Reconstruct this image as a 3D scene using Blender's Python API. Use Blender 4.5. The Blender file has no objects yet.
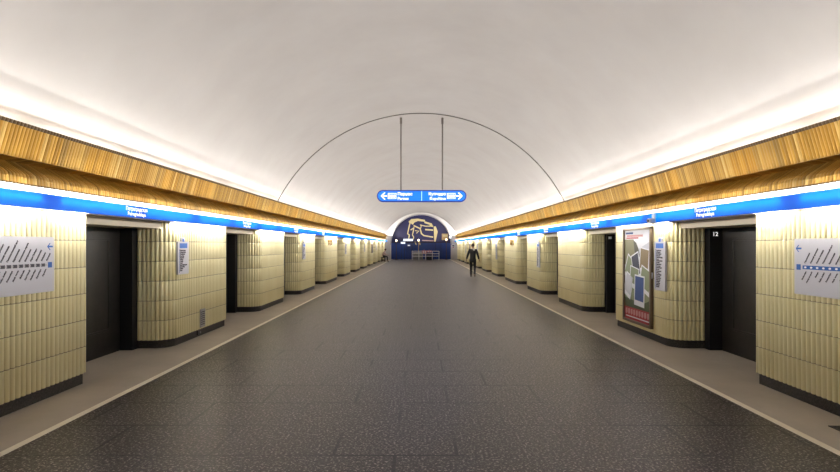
import bpy, bmesh, math, random
from mathutils import Matrix, Vector
random.seed(7)
S = bpy.context.scene
COL = S.collection
PI = math.pi

# ------------------------------------------------------------------ materials
def mat(name, col, rough=0.5, metal=0.0, emis=None, estr=0.0, spec=0.5):
    m = bpy.data.materials.new(name); m.use_nodes = True
    b = m.node_tree.nodes['Principled BSDF']
    b.inputs['Base Color'].default_value = (*col, 1)
    b.inputs['Roughness'].default_value = rough
    b.inputs['Metallic'].default_value = metal
    b.inputs['Specular IOR Level'].default_value = spec
    if emis:
        b.inputs['Emission Color'].default_value = (*emis, 1)
        b.inputs['Emission Strength'].default_value = estr
    return m

class N:
    """small node-graph helper"""
    def __init__(s, m):
        s.t = m.node_tree; s.b = s.t.nodes['Principled BSDF']
    def new(s, typ, **kw):
        n = s.t.nodes.new(typ)
        for k, v in kw.items():
            if k.startswith('i_'):
                n.inputs[k[2:].replace('_', ' ')].default_value = v
            else: setattr(n, k, v)
        return n
    def link(s, a, b): s.t.links.new(a, b)
    def math(s, op, a, b=None):
        n = s.new('ShaderNodeMath', operation=op)
        for i, v in enumerate((a, b)):
            if v is None: continue
            if isinstance(v, (int, float)): n.inputs[i].default_value = v
            else: s.link(v, n.inputs[i])
        return n.outputs[0]
    def ramp(s, fac, stops, interp='LINEAR'):
        n = s.new('ShaderNodeValToRGB'); cr = n.color_ramp; cr.interpolation = interp
        while len(cr.elements) < len(stops): cr.elements.new(0.5)
        for e, (p, c) in zip(cr.elements, stops):
            e.position = p; e.color = (*c, 1)
        s.link(fac, n.inputs[0]); return n.outputs[0]
    def mix(s, fac, a, b, mode='MIX'):
        n = s.new('ShaderNodeMix', data_type='RGBA', blend_type=mode)
        for i, v in ((0, fac), (6, a), (7, b)):
            if isinstance(v, (int, float)): n.inputs[i].default_value = v
            elif isinstance(v, tuple): n.inputs[i].default_value = (*v, 1)
            else: s.link(v, n.inputs[i])
        return n.outputs[2]
    def coord(s): return s.new('ShaderNodeTexCoord').outputs['Object']
    def noise(s, vec, scale, detail=3, rough=.5):
        n = s.new('ShaderNodeTexNoise'); n.inputs['Scale'].default_value = scale
        n.inputs['Detail'].default_value = detail; n.inputs['Roughness'].default_value = rough
        s.link(vec, n.inputs['Vector']); return n.outputs[0]
    def bump(s, h, strength, dist):
        n = s.new('ShaderNodeBump'); n.inputs['Strength'].default_value = strength
        n.inputs['Distance'].default_value = dist
        s.link(h, n.inputs['Height']); s.link(n.outputs[0], s.b.inputs['Normal'])

M = {}
# white plaster of the vault
m = M['plaster'] = mat('white_plaster', (.8, .79, .77), .75, spec=.25); n = N(m); c = n.coord()
n.link(n.ramp(n.noise(c, .8, 6, .6), [(.3, (.305, .287, .270)), (.7, (.335, .318, .301))]), n.b.inputs['Base Color'])
n.bump(n.noise(c, .55, 3, .4), .2, .2)
M['plaster_plain'] = mat('white_wall_plaster', (.68, .66, .64), .8, spec=.2)
M['joint'] = mat('grey_joint', (.14, .125, .11), .8)
# granite floor with slabs
m = M['granite'] = mat('dark_granite', (.1, .09, .085), .42); n = N(m); c = n.coord()
sp = n.ramp(n.noise(c, 46, 2, .7), [(.36, (.012, .0095, .008)), (.50, (.034, .027, .023)), (.57, (.075, .063, .056)), (.64, (.46, .40, .37))])
wear = n.noise(c, .6, 4, .6)
base = n.mix(n.math('MULTIPLY', wear, .25), sp, (.043, .035, .031))
br = n.new('ShaderNodeTexBrick'); br.offset = .5; br.squash = 1
for k, v in (('Scale', 1), ('Mortar Size', .015), ('Mortar Smooth', .2), ('Brick Width', 1.0), ('Row Height', .7), ('Bias', 0)):
    br.inputs[k].default_value = v
mp = n.new('ShaderNodeMapping'); mp.inputs['Location'].default_value = (.21, .0, 0)
n.link(c, mp.inputs[0]); n.link(mp.outputs[0], br.inputs['Vector'])
br.inputs['Color1'].default_value = (.94, .94, .94, 1); br.inputs['Color2'].default_value = (1.06, 1.06, 1.06, 1)
br.inputs['Mortar'].default_value = (.02, .02, .02, 1)
jm = n.ramp(n.noise(c, .45, 3, .6), [(.43, (.15, .15, .15)), (.53, (1, 1, 1))])
slab = n.mix(jm, (1, 1, 1), br.outputs[0])
n.link(n.mix(1.0, base, slab, 'MULTIPLY'), n.b.inputs['Base Color'])
n.link(n.ramp(n.noise(c, 38, 2, .7), [(.3, (.29,) * 3), (.7, (.47,) * 3)]), n.b.inputs['Roughness'])
n.bump(n.noise(c, 60, 2, .6), .25, .004)
# smoother grey-brown margins
m = M['margin'] = mat('grey_terrazzo', (.2, .18, .155), .6); n = N(m); c = n.coord()
n.link(n.mix(n.math('MULTIPLY', n.noise(c, 120, 2, .7), .5), n.ramp(n.noise(c, .9, 5, .65), [(.3, (.36, .315, .25)), (.7, (.49, .43, .35))]), (.46, .40, .335)), n.b.inputs['Base Color'])
m = M['line'] = mat('cream_line', (.66, .61, .50), .5); n = N(m); c = n.coord()
n.link(n.ramp(n.noise(c, 3, 5, .7), [(.3, (.82, .75, .60)), (.6, (.90, .84, .70))]), n.b.inputs['Base Color'])
# glazed tile, one tint per tile
m = M['tile'] = mat('cream_glazed_tile', (.7, .62, .4), .32); n = N(m); c = n.coord()
sx = n.new('ShaderNodeSeparateXYZ'); n.link(c, sx.inputs[0])
fy = n.math('FLOOR', n.math('DIVIDE', sx.outputs[1], .216))
fz = n.math('FLOOR', n.math('DIVIDE', n.math('SUBTRACT', sx.outputs[2], .13), .325))
cb = n.new('ShaderNodeCombineXYZ'); n.link(fy, cb.inputs[0]); n.link(fz, cb.inputs[1])
oi = n.new('ShaderNodeObjectInfo'); n.link(n.math('MULTIPLY', oi.outputs['Random'], 90), cb.inputs[2])
wn = n.new('ShaderNodeTexWhiteNoise'); n.link(cb.outputs[0], wn.inputs['Vector'])
tint = n.ramp(wn.outputs['Value'], [(0, (.81, .735, .42)), (.5, (.84, .77, .455)), (1, (.86, .795, .49))])
rz = n.math('FRACT', n.math('DIVIDE', n.math('SUBTRACT', sx.outputs[2], .13), .325))
gr = n.math('LESS_THAN', n.math('ABSOLUTE', n.math('SUBTRACT', rz, .5)), .487)
body = n.mix(n.math('MULTIPLY', n.noise(c, 5, 4, .7), .22), tint, (.70, .61, .36))
n.link(n.mix(gr, (.30, .245, .13), body), n.b.inputs['Base Color'])
M['plinth'] = mat('black_granite', (.022, .021, .02), .45)
m = M['plinth']; n = N(m); c = n.coord()
n.link(n.ramp(n.noise(c, 60, 2, .7), [(.4, (.014, .013, .012)), (.7, (.06, .055, .05))]), n.b.inputs['Base Color'])
M['lintel'] = mat('beige_painted_metal', (.62, .545, .40), .55)
m = M['door'] = mat('dark_door_steel', (.02, .018, .016), .38, .0); n = N(m); c = n.coord()
n.link(n.ramp(n.noise(c, 4, 5, .7), [(.35, (.009, .008, .007)), (.7, (.024, .02, .017))]), n.b.inputs['Base Color'])
M['jamb'] = mat('black_jamb', (.010, .010, .011), .45)
# golden anodised corrugated sheet: each rib its own tint
def gold(name, seed):
    m = mat(name, (.6, .38, .1), .40, .45); n = N(m); c = n.coord()
    sx = n.new('ShaderNodeSeparateXYZ'); n.link(c, sx.inputs[0])
    r = n.math('ADD', n.math('FLOOR', n.math('DIVIDE', sx.outputs[1], .047)), seed)
    wn = n.new('ShaderNodeTexWhiteNoise'); wn.noise_dimensions = '1D'; n.link(r, wn.inputs['W'])
    a = n.ramp(wn.outputs['Value'], [(0, (.15, .075, .007)), (.35, (.31, .16, .016)), (.7, (.45, .245, .035)), (.93, (.58, .36, .085)), (1, (.72, .53, .22))])
    p = n.math('ADD', n.math('FLOOR', n.math('DIVIDE', sx.outputs[1], .47)), seed * 3)
    w2 = n.new('ShaderNodeTexWhiteNoise'); w2.noise_dimensions = '1D'; n.link(p, w2.inputs['W'])
    b = n.ramp(w2.outputs['Value'], [(0, (.30, .20, .06)), (.3, (.42, .21, .016)), (.6, (.44, .25, .035)), (.85, (.34, .235, .085)), (1, (.62, .30, .010))])
    n.link(n.mix(.45, a, b), n.b.inputs['Base Color'])
    return m
M['gold_upper'] = gold('gold_corrugated_metal', 11.0)
M['gold_lower'] = gold('gold_corrugated_metal_lower', 301.0)
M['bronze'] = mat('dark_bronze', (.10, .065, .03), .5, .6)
# lamps
M['tube'] = mat('lamp_tube', (1, 1, 1), .4, emis=(1.0, .965, .92), estr=140)
M['uptube'] = mat('vault_lamp_tube', (1, 1, 1), .4, emis=(1.0, .95, .92), estr=9)
M['white_board'] = mat('white_enamel', (.86, .86, .85), .5)
def translucent(name, tr, emis, estr):
    m = bpy.data.materials.new(name); m.use_nodes = True; t = m.node_tree; t.nodes.clear()
    o = t.nodes.new('ShaderNodeOutputMaterial'); a = t.nodes.new('ShaderNodeAddShader'); a2 = t.nodes.new('ShaderNodeMixShader')
    tl = t.nodes.new('ShaderNodeBsdfTranslucent'); tl.inputs[0].default_value = (*tr, 1)
    gl = t.nodes.new('ShaderNodeBsdfGlossy'); gl.inputs[0].default_value = (.8, .8, .8, 1); gl.inputs[1].default_value = .3
    e = t.nodes.new('ShaderNodeEmission'); e.inputs[0].default_value = (*emis, 1); e.inputs[1].default_value = estr
    a2.inputs[0].default_value = .012
    t.links.new(tl.outputs[0], a2.inputs[1]); t.links.new(gl.outputs[0], a2.inputs[2])
    t.links.new(a2.outputs[0], a.inputs[0]); t.links.new(e.outputs[0], a.inputs[1]); t.links.new(a.outputs[0], o.inputs[0])
    return m
M['blue_light'] = translucent('blue_lightbox_acrylic', (.0002, .080, .13), (.004, .10, .72), .72)
M['letter'] = mat('white_lettering', (.9, .9, .9), .5, emis=(1, 1, 1), estr=.75)
M['blue_face'] = mat('blue_sign_face', (.006, .07, .4), .35, emis=(.004, .19, .9), estr=.85)
M['blue_rim'] = mat('dark_blue_sign_edge', (.01, .04, .25), .4, emis=(.004, .03, .30), estr=.25)
M['blue_light_line'] = mat('pale_blue_divider', (.3, .6, .9), .4, emis=(.2, .55, 1), estr=.9)
M['rod'] = mat('grey_brown_rod', (.12, .10, .09), .5, .4)
M['board'] = mat('pale_grey_sign_board', (.60, .60, .65), .45)
M['board_edge'] = mat('sign_edge_aluminium', (.45, .45, .46), .4, .7)
M['ink'] = mat('dark_ink', (.06, .055, .07), .6)
M['ink_blue'] = mat('blue_ink', (.015, .11, .42), .5)
M['tab_blue'] = mat('blue_sign_header', (.03, .16, .60), .5)
M['paper'] = mat('white_paper', (.84, .86, .90), .5)
M['p_frame'] = mat('poster_frame_bronze', (.20, .155, .11), .4, .6)
M['p_olive'] = mat('poster_olive', (.24, .23, .12), .5)
M['p_olive2'] = mat('poster_dark_olive', (.075, .07, .045), .5)
M['p_grey'] = mat('poster_grey', (.60, .62, .68), .5)
M['p_green'] = mat('poster_green', (.055, .085, .03), .5)
M['p_green2'] = mat('poster_light_green', (.26, .31, .18), .5)
M['p_blue'] = mat('poster_blue', (.02, .07, .26), .5)
M['p_navy'] = mat('poster_dark_blue', (.03, .035, .07), .5)
M['p_tan'] = mat('poster_tan', (.26, .19, .09), .5)
M['p_red'] = mat('poster_red', (.42, .03, .045), .5)
M['p_pink'] = mat('poster_pink', (.62, .33, .33), .5)
M['white_plastic'] = mat('white_plastic', (.7, .7, .7), .45)
M['dark_plastic'] = mat('dark_plastic', (.02, .02, .022), .4)
M['grey_metal'] = mat('grey_metal', (.32, .32, .33), .45, .5)
M['steel'] = mat('pale_steel_rail', (.86, .85, .85), .4, .0)
m = M['blue_wall'] = mat('blue_enamel_wall', (.012, .035, .16), .35); n = N(m); c = n.coord()
n.link(n.ramp(n.noise(c, .7, 4, .6), [(.3, (.006, .030, .18)), (.7, (.010, .055, .29))]), n.b.inputs['Base Color'])
M['blue_upper'] = mat('deep_blue_enamel', (.007, .008, .075), .4)
M['relief'] = mat('pale_gold_relief', (.66, .56, .30), .45, .25)
M['relief_gold'] = mat('bronze_gold', (.36, .20, .04), .4, .6)
M['relief_pink'] = mat('dusky_relief_bar', (.45, .30, .28), .5)
M['navy_seam'] = mat('navy_seam', (.01, .012, .035), .5)
M['globe'] = mat('lit_lamp_globe', (1, 1, 1), .4, emis=(1, .80, .55), estr=4)
M['amber'] = mat('amber_lamp_plate', (.5, .34, .16), .5)
M['sign_lit'] = mat('lit_white_sign', (.8, .85, .9), .4, emis=(.8, .88, 1), estr=.75)
M['skin'] = mat('skin', (.42, .25, .17), .55)
M['hair'] = mat('dark_hair', (.03, .02, .013), .6)
M['jacket'] = mat('black_jacket', (.012, .012, .014), .55)
M['trousers'] = mat('charcoal_trousers', (.022, .023, .028), .7)
M['shoe'] = mat('black_shoes', (.012, .011, .01), .4)
M['scarf'] = mat('pale_scarf', (.62, .60, .56), .7)
M['cream_top'] = mat('cream_pink_top', (.62, .46, .40), .8)
M['bench'] = mat('dark_bench_wood', (.035, .024, .017), .5)
M['pink'] = mat('pink_plastic', (.62, .30, .30), .6)

# ------------------------------------------------------------------ object helpers
def link_mesh(name, me, ms, parent=None, loc=None, smooth=None):
    o = bpy.data.objects.new(name, me); COL.objects.link(o)
    if me is not None and ms is not None:
        for x in (ms if isinstance(ms, (list, tuple)) else [ms]): me.materials.append(x)
    if parent: o.parent = parent
    if loc is not None: o.location = loc
    if smooth is not None:
        for p in me.polygons: p.use_smooth = True
        me.set_sharp_from_angle(angle=smooth)
    return o

class B:
    """collects shapes of ONE part"""
    def __init__(s): s.bm = bmesh.new()
    def box(s, x0, x1, y0, y1, z0, z1, bev=0, mi=0):
        r = bmesh.ops.create_cube(s.bm, size=1)
        sc = Matrix.Diagonal((abs(x1 - x0), abs(y1 - y0), abs(z1 - z0), 1))
        bmesh.ops.transform(s.bm, matrix=Matrix.Translation(((x0 + x1) / 2, (y0 + y1) / 2, (z0 + z1) / 2)) @ sc, verts=r['verts'])
        fs = {f for v in r['verts'] for f in v.link_faces}
        for f in fs: f.material_index = mi
        if bev:
            es = list({e for v in r['verts'] for e in v.link_edges})
            bmesh.ops.bevel(s.bm, geom=es, offset=bev, segments=2, affect='EDGES', profile=.5)
        return s
    def tube(s, a, b, r, seg=10, r2=None):
        a, b = Vector(a), Vector(b); d = b - a
        q = bmesh.ops.create_cone(s.bm, cap_ends=True, segments=seg, radius1=r, radius2=r if r2 is None else r2, depth=d.length)
        bmesh.ops.transform(s.bm, matrix=Matrix.Translation((a + b) / 2) @ d.to_track_quat('Z', 'Y').to_matrix().to_4x4(), verts=q['verts'])
        return s
    def ball(s, c, r, sc=(1, 1, 1), u=16, v=10):
        q = bmesh.ops.create_uvsphere(s.bm, u_segments=u, v_segments=v, radius=r)
        bmesh.ops.transform(s.bm, matrix=Matrix.Translation(c) @ Matrix.Diagonal((*sc, 1)), verts=q['verts'])
        return s
    def torus(s, c, R, r, mat4, seg=24, sec=8, a0=0, a1=2 * PI):
        full = abs(a1 - a0 - 2 * PI) < 1e-6
        cnt = seg if full else seg + 1; rings = []
        for i in range(cnt):
            a = a0 + (a1 - a0) * i / seg; ring = []
            for j in range(sec):
                b = 2 * PI * j / sec
                p = Vector(((R + r * math.cos(b)) * math.cos(a), (R + r * math.cos(b)) * math.sin(a), r * math.sin(b)))
                ring.append(s.bm.verts.new(Vector(c) + mat4 @ p))
            rings.append(ring)
        for i in range(seg):
            p, q = rings[i], rings[(i + 1) % cnt]
            for j in range(sec): s.bm.faces.new((p[j], p[(j + 1) % sec], q[(j + 1) % sec], q[j]))
        return s
    def prism(s, pts, z0, z1, mi=0):
        """closed outline in local xy, extruded z0..z1"""
        lo = [s.bm.verts.new((p[0], p[1], z0)) for p in pts]; hi = [s.bm.verts.new((p[0], p[1], z1)) for p in pts]
        k = len(pts); fs = [s.bm.faces.new(hi), s.bm.faces.new(lo[::-1])]
        for i in range(k): fs.append(s.bm.faces.new((lo[i], lo[(i + 1) % k], hi[(i + 1) % k], hi[i])))
        for f in fs: f.material_index = mi
        return s
    def stroke(s, pts, w, z0, z1, mi=0):
        """a mitred strip along a polyline in local xy"""
        L, R = [], []
        for i, p in enumerate(pts):
            p = Vector(p); d = Vector((0, 0))
            if i > 0: d += (p - Vector(pts[i - 1])).normalized()
            if i < len(pts) - 1: d += (Vector(pts[i + 1]) - p).normalized()
            d.normalize(); nn = Vector((-d.y, d.x)) * w / 2
            L.append(p + nn); R.append(p - nn)
        for i in range(len(pts) - 1):
            s.prism([R[i], R[i + 1], L[i + 1], L[i]], z0, z1, mi)
        return s
    def mesh(s, name):
        bmesh.ops.recalc_face_normals(s.bm, faces=s.bm.faces)
        me = bpy.data.meshes.new(name); s.bm.to_mesh(me); s.bm.free(); return me
    def obj(s, name, ms, parent=None, loc=None, smooth=None):
        return link_mesh(name, s.mesh(name), ms, parent, loc, smooth)

def tag(o, label=None, cat=None, group=None, kind=None):
    for k, v in (('label', label), ('category', cat), ('group', group), ('kind', kind)):
        if v: o[k] = v
    return o
def thing(name, label, cat, loc=(0, 0, 0), group=None, kind=None):
    o = bpy.data.objects.new(name, None); COL.objects.link(o); o.location = loc; o.empty_display_size = .2
    return tag(o, label, cat, group, kind)
def face_frame(o, s):
    """orient an empty so local x reads left to right, y is up, z faces the hall. s: -1 left wall, 1 right wall, 0 end wall"""
    ax = {-1: ((0, 1, 0), (0, 0, 1), (1, 0, 0)), 1: ((0, -1, 0), (0, 0, 1), (-1, 0, 0)), 0: ((1, 0, 0), (0, 0, 1), (0, -1, 0))}[s]
    o.rotation_euler = Matrix([list(r) for r in zip(*ax)]).to_euler(); return o
def text(name, body, size, m, parent, loc, align='LEFT', rot=0, bold=0, ext=.0015, sx=1.0):
    cu = bpy.data.curves.new('t', 'FONT'); cu.body = body; cu.size = size; cu.align_x = align
    cu.extrude = ext; cu.offset = bold; cu.resolution_u = 2; cu.space_line = .9
    t = bpy.data.objects.new('t', cu); COL.objects.link(t)
    dg = bpy.context.evaluated_depsgraph_get(); dg.update()
    me = bpy.data.meshes.new_from_object(t.evaluated_get(dg)); bpy.data.objects.remove(t); bpy.data.curves.remove(cu)
    me.materials.clear(); me.name = name
    o = link_mesh(name, me, m, parent, loc); o.rotation_euler = (0, 0, rot); o.scale = (sx, 1, 1); return o
def quad(name, pts, m, parent=None, kind=None):
    me = bpy.data.meshes.new(name); me.from_pydata(pts, [], [tuple(range(len(pts)))]); o = link_mesh(name, me, m, parent)
    if kind: o['kind'] = kind
    return o

# ------------------------------------------------------------------ layout constants
Y0, Y1 = -4.0, 61.6           # hall behind the camera .. end wall
FACE = 4.12                   # tiled pier face
BACK = 4.95                   # wall behind the doors
ENDS = [6.42, 11.02, 15.67, 20.27, 25.6, 30.4, 35.2, 40.0, 44.8, 49.6, 54.4, 59.2]
LENS = [2.5, 2.5, 2.5, 2.5, 3.1] + [2.5] * 7
SEAM = 15.25
ordn = ['first', 'second', 'third', 'fourth', 'fifth', 'sixth', 'seventh', 'eighth', 'ninth', 'tenth', 'eleventh', 'twelfth']
side = {-1: 'left', 1: 'right'}

# ------------------------------------------------------------------ room shell
def slab(name, x0, x1, m, label, z=0.0):
    o = B().box(x0, x1, Y0, Y1 + 1.6, -.2, z).obj(name, m); tag(o, label, 'floor', kind='structure'); return o
slab('floor', -3.375, 3.375, M['granite'], 'dark speckled granite slab floor down the middle of the hall')
for i, s in enumerate((-1, 1)):
    a, b = sorted((s * 3.375, s * 3.455)); tag(slab('trim_%d' % (i + 1), a, b, M['line'], 'cream safety line along the %s edge of the granite' % side[s]), None, 'floor line')
    a, b = sorted((s * 3.455, s * (BACK + .1))); slab('trim_%d' % (i + 3), a, b, M['margin'], 'grey brown floor margin along the %s doors' % side[s])

def vault(name, y0, y1, R, cz=.85, zlow=2.2, seg=360, ysteps=8):
    a = math.asin((zlow - cz) / R); bm = bmesh.new(); rows = []
    for j in range(ysteps + 1):
        y = y0 + (y1 - y0) * j / ysteps
        rows.append([bm.verts.new((R * math.cos(a + (PI - 2 * a) * i / seg), y, cz + R * math.sin(a + (PI - 2 * a) * i / seg))) for i in range(seg + 1)])
    for j in range(ysteps):
        for i in range(seg): bm.faces.new((rows[j][i], rows[j + 1][i], rows[j + 1][i + 1], rows[j][i + 1]))
    me = bpy.data.meshes.new(name); bm.to_mesh(me); bm.free()
    return link_mesh(name, me, M['plaster'], smooth=1.0)
tag(vault('ceiling', Y0, SEAM, 4.72), 'white plaster barrel vault over the near part of the hall', 'ceiling', kind='structure')
tag(vault('ceiling.001', SEAM, Y1 + .3, 4.70), 'white plaster barrel vault beyond the joint ring', 'ceiling', kind='structure')
# joint ring between the two vault sections
b = B(); a0 = math.asin((2.2 - .85) / 4.72)
b.torus((0, SEAM, .85), 4.705, .008, Matrix(((1, 0, 0), (0, 0, 1), (0, 1, 0))), 90, 6, a0, PI - a0)
tag(b.obj('trim_5', M['joint'], smooth=.8), 'thin dark joint ring across the white vault by the hanging sign', 'joint', kind='structure')
# unseen ledge added to stop vault light leaking into the door recesses
for i, s in enumerate((-1, 1)):
    a, b = sorted((s * 4.155, s * 4.94)); o = B().box(a, b, Y0, Y1, 2.16, 2.195).obj('trim_%d' % (8 + i), M['white_board']); tag(o, 'unseen light-blocking ledge above the %s doors below the vault' % side[s], 'ledge', kind='structure')
# walls
for s in (-1, 1):
    a, b_ = sorted((s * BACK, s * (BACK + .12)))
    w = B().box(a, b_, Y0, Y1 + 1.6, -.2, 2.6).obj('wall_' + side[s], M['lintel']); tag(w, 'plain wall behind the %s doors' % side[s], 'wall', kind='structure')
w = B().box(-5.1, 5.1, Y0 - .12, Y0, -.2, 5.8).obj('wall_front', M['plaster_plain']); tag(w, 'white wall closing the hall behind the camera', 'wall', kind='structure')
# white end wall with the arched opening
AR, AZ = 3.58, 1.72
b = B(); outer, inner = [], []
K = 48
arc = [(AR * math.cos(PI * i / K), AZ + AR * math.sin(PI * i / K)) for i in range(K + 1)]
pts_in = [(AR, 0)] + arc + [(-AR, 0)]
out = [(5.0, 0)] + [(max(-5, min(5, 5.6 * math.cos(PI * i / K))), AZ + 4.3 * math.sin(PI * i / K)) for i in range(K + 1)] + [(-5.0, 0)]
vi = [[b.bm.verts.new((p[0], y, p[1])) for p in pts_in] for y in (Y1, Y1 + .9)]
vo = [[b.bm.verts.new((p[0], y, p[1])) for p in out] for y in (Y1, Y1 + .9)]
for i in range(len(pts_in) - 1):
    b.bm.faces.new((vi[0][i], vi[0][i + 1], vo[0][i + 1], vo[0][i]))
    b.bm.faces.new((vi[0][i], vi[0][i + 1], vi[1][i + 1], vi[1][i]))
tag(b.obj('wall_end', M['plaster_plain']), 'white end wall with the round arched opening', 'wall', kind='structure')
b = B().torus((0, Y1 - .01, AZ), AR + .02, .035, Matrix(((1, 0, 0), (0, 0, 1), (0, 1, 0))), 60, 8, 0, PI)
tag(b.obj('trim_6', M['grey_metal'], smooth=.8), 'thin rim around the arch of the end wall', 'rim', kind='structure')
YB = Y1 + .95
w = B().box(-5, 5, YB, YB + .2, -.2, 1.98).obj('wall_back', M['blue_wall']); tag(w, 'blue enamel wall below the ledge at the far end', 'wall', kind='structure')
jm_ = B()
for x in (-3.0, -2.35, -1.7, -1.05, 1.75, 2.4, 3.05): jm_.box(x - .02, x + .02, YB - .012, YB, 0, 1.95)
jm_.obj('panel_joint', M['navy_seam'], w)
w2 = B().box(-5, 5, YB, YB + .2, 1.98, 5.6).obj('wall_back.001', M['blue_upper']); tag(w2, 'deep blue arched wall above the ledge at the far end', 'wall', kind='structure')
b = B().box(-3.7, 3.7, YB - .12, YB - .001, 1.95, 2.02); tag(b.obj('trim_7', M['navy_seam']), 'dark ledge across the blue end wall', 'ledge', kind='structure')

# ------------------------------------------------------------------ piers
def path(y0, y1, R, r, f, inset=0.0, step=.012):
    """dense plan path |X|,y with outward normals; f is the face distance"""
    P = []
    ta = 4.80
    f2, R2, r2 = f + inset, max(R - inset, .02), max(r - inset, .012)
    yy0, yy1 = y0 + inset, y1 - inset
    def seg(p, q, nrm):
        n_ = max(1, int((Vector(q) - Vector(p)).length / step))
        for i in range(n_): P.append((p[0] + (q[0] - p[0]) * i / n_, p[1] + (q[1] - p[1]) * i / n_, *nrm))
    def arc_(c, rad, t0, t1):
        n_ = max(4, int(abs(t1 - t0) * rad / step))
        for i in range(n_):
            t = t0 + (t1 - t0) * i / n_
            P.append((c[0] + rad * math.cos(t), c[1] + rad * math.sin(t), math.cos(t), math.sin(t)))
    seg((ta, yy0), (f2 + R2, yy0), (0, -1))
    arc_((f2 + R2, yy0 + R2), R2, -PI / 2, -PI)
    seg((f2, yy0 + R2), (f2, yy1 - r2), (-1, 0))
    arc_((f2 + r2, yy1 - r2), r2, PI, PI / 2)
    seg((f2 + r2, yy1), (ta, yy1), (0, 1))
    P.append((ta, yy1, 0, 1))
    return P

def make_pier(s, y0, y1):
    yc = (y0 + y1) / 2; cx = s * 4.46
    P = path(y0, y1, .30, .05, FACE)
    d = [0]
    for i in range(1, len(P)): d.append(d[-1] + math.hypot(P[i][0] - P[i - 1][0], P[i][1] - P[i - 1][1]))
    cnt = round(d[-1] / .072); pitch = d[-1] / cnt
    # resample: 7 points a rib
    Q = []; k = 0
    for j in range(cnt):
        for t in (.0, .08, .25, .5, .75, .92):
            u = (j + t) * pitch
            while k < len(d) - 2 and d[k + 1] < u: k += 1
            w = (u - d[k]) / max(1e-9, d[k + 1] - d[k]); p, q = P[k], P[k + 1]
            v = [p[i] + (q[i] - p[i]) * w for i in range(4)]
            h = {0: -.028, .08: -.014, .25: .001, .5: .006, .75: .001, .92: -.014}[t]
            Q.append((v[0], v[1], v[2], v[3], h))
    bm = bmesh.new(); rows = []
    zs = []
    for r in range(6):
        z0 = .13 + r * .325; z1 = z0 + .325
        zs += [(z0, -.005), (z0 + .003, 0), (z1 - .003, 0), (z1, -.005)]
    zs.append((2.086, -.008))
    last = None
    for z, ins in zs:
        if last is not None and abs(last[0] - z) < 1e-9: continue
        last = (z, ins)
        rows.append([bm.verts.new((s * (a + nx * (h + ins)) - cx, y + ny * (h + ins) - yc, z)) for a, y, nx, ny, h in Q])
    for A, Bq in zip(rows, rows[1:]):
        for i in range(len(A) - 1): bm.faces.new((A[i], A[i + 1], Bq[i + 1], Bq[i]))
    if s < 0: bmesh.ops.reverse_faces(bm, faces=bm.faces)
    me = bpy.data.meshes.new('tile_cladding'); bm.to_mesh(me); bm.free(); me.materials.append(M['tile'])
    for p in me.polygons: p.use_smooth = True
    me.set_sharp_from_angle(angle=.8)
    # plinth, set back a little
    P2 = path(y0, y1, .30, .05, FACE, .028, .05)
    bp = B(); bp.prism([(s * p[0] - cx, p[1] - yc) for p in P2], 0, .135); mp_ = bp.mesh('plinth'); mp_.materials.append(M['plinth'])
    return me, mp_
cache = {}
piers = {}
for s in (-1, 1):
    for i, (e, L) in enumerate(zip(ENDS, LENS)):
        key = (s, L)
        if key not in cache: cache[key] = make_pier(s, e - L, e)
        lab = '%s cream fluted tile pier along the %s side' % (ordn[i].capitalize(), side[s])
        extra = {0: ' nearest the camera, with the line map', 1: ', with ' + ('a small notice and wall hatch' if s < 0 else 'the tall poster'),
                 4: ', wider, with gold ornaments near its top', 11: ', last before the end wall'}.get(i, ' counted from the camera')
        t = thing('tiled_pier', lab + extra, 'pier', (s * 4.46, e - L / 2, 0), 'cream tiled piers between the platform doors')
        link_mesh('tile_cladding', cache[key][0], None, t); link_mesh('plinth', cache[key][1], None, t)
        piers[(s, i)] = t

# ------------------------------------------------------------------ platform doors in the recesses
dn = 0
for s in (-1, 1):
    for i, e in enumerate(ENDS):
        dn += 1
        y0 = e; y1 = (ENDS[i + 1] - LENS[i + 1]) if i < 11 else Y1
        X = lambda v: s * v
        t = thing('door_%d' % dn, '%s dark steel platform door from the camera on the %s side' % (ordn[i].capitalize(), side[s]), 'door', (s * 4.86, (y0 + y1) / 2, 0), None, 'structure')
        yc = (y0 + y1) / 2; h = (y1 - y0) / 2
        def bb(b, a0, a1, p0, p1, z0, z1, bev=0):
            q0, q1 = sorted((s * a0 - s * 4.86, s * a1 - s * 4.86)); b.box(q0, q1, p0 - yc, p1 - yc, z0, z1, bev)
        b = B(); bb(b, 4.86, 4.93, y0 - .05, y1 - .1, 0, 1.99); b.obj('door_leaf', M['door'], t)
        b = B()
        ya, yb = y0 + .35, y1 - .42
        for (p0, p1, z0, z1) in ((ya, yb, 1.77, 1.80), (ya, yb, .37, .40), (ya, ya + .03, .40, 1.77), (yb - .03, yb, .40, 1.77)):
            bb(b, 4.848, 4.862, p0, p1, z0, z1, .004)
        b.obj('door_panel_frame', M['door'], t)
        b = B(); bb(b, 4.66, 4.86, y1 - .13, y1 + .02, 0, 1.985); b.obj('jamb', M['jamb'], t)
        b = B(); bb(b, 4.70, 4.86, y0 - .02, y0 + .04, 0, 1.985); b.obj('jamb', M['jamb'], t)
        b = B(); bb(b, 4.27, 4.94, y0 - .03, y1 + .03, 1.97, 2.087); b.obj('lintel', M['lintel'], t)
        if s > 0 and i == 0:
            g = text('door_number', '12', .095, M['letter'], t, (4.70 - 4.86, y1 - .132 - yc, 1.845)); g.rotation_euler = (PI / 2, 0, 0); g['label'] = 'white door number 12'
        elif s > 0 and i == 1:
            b = B(); bb(b, 4.70, 4.78, y1 - .134, y1 - .128, 1.85, 1.91); b.obj('door_number', M['paper'], t)

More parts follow.
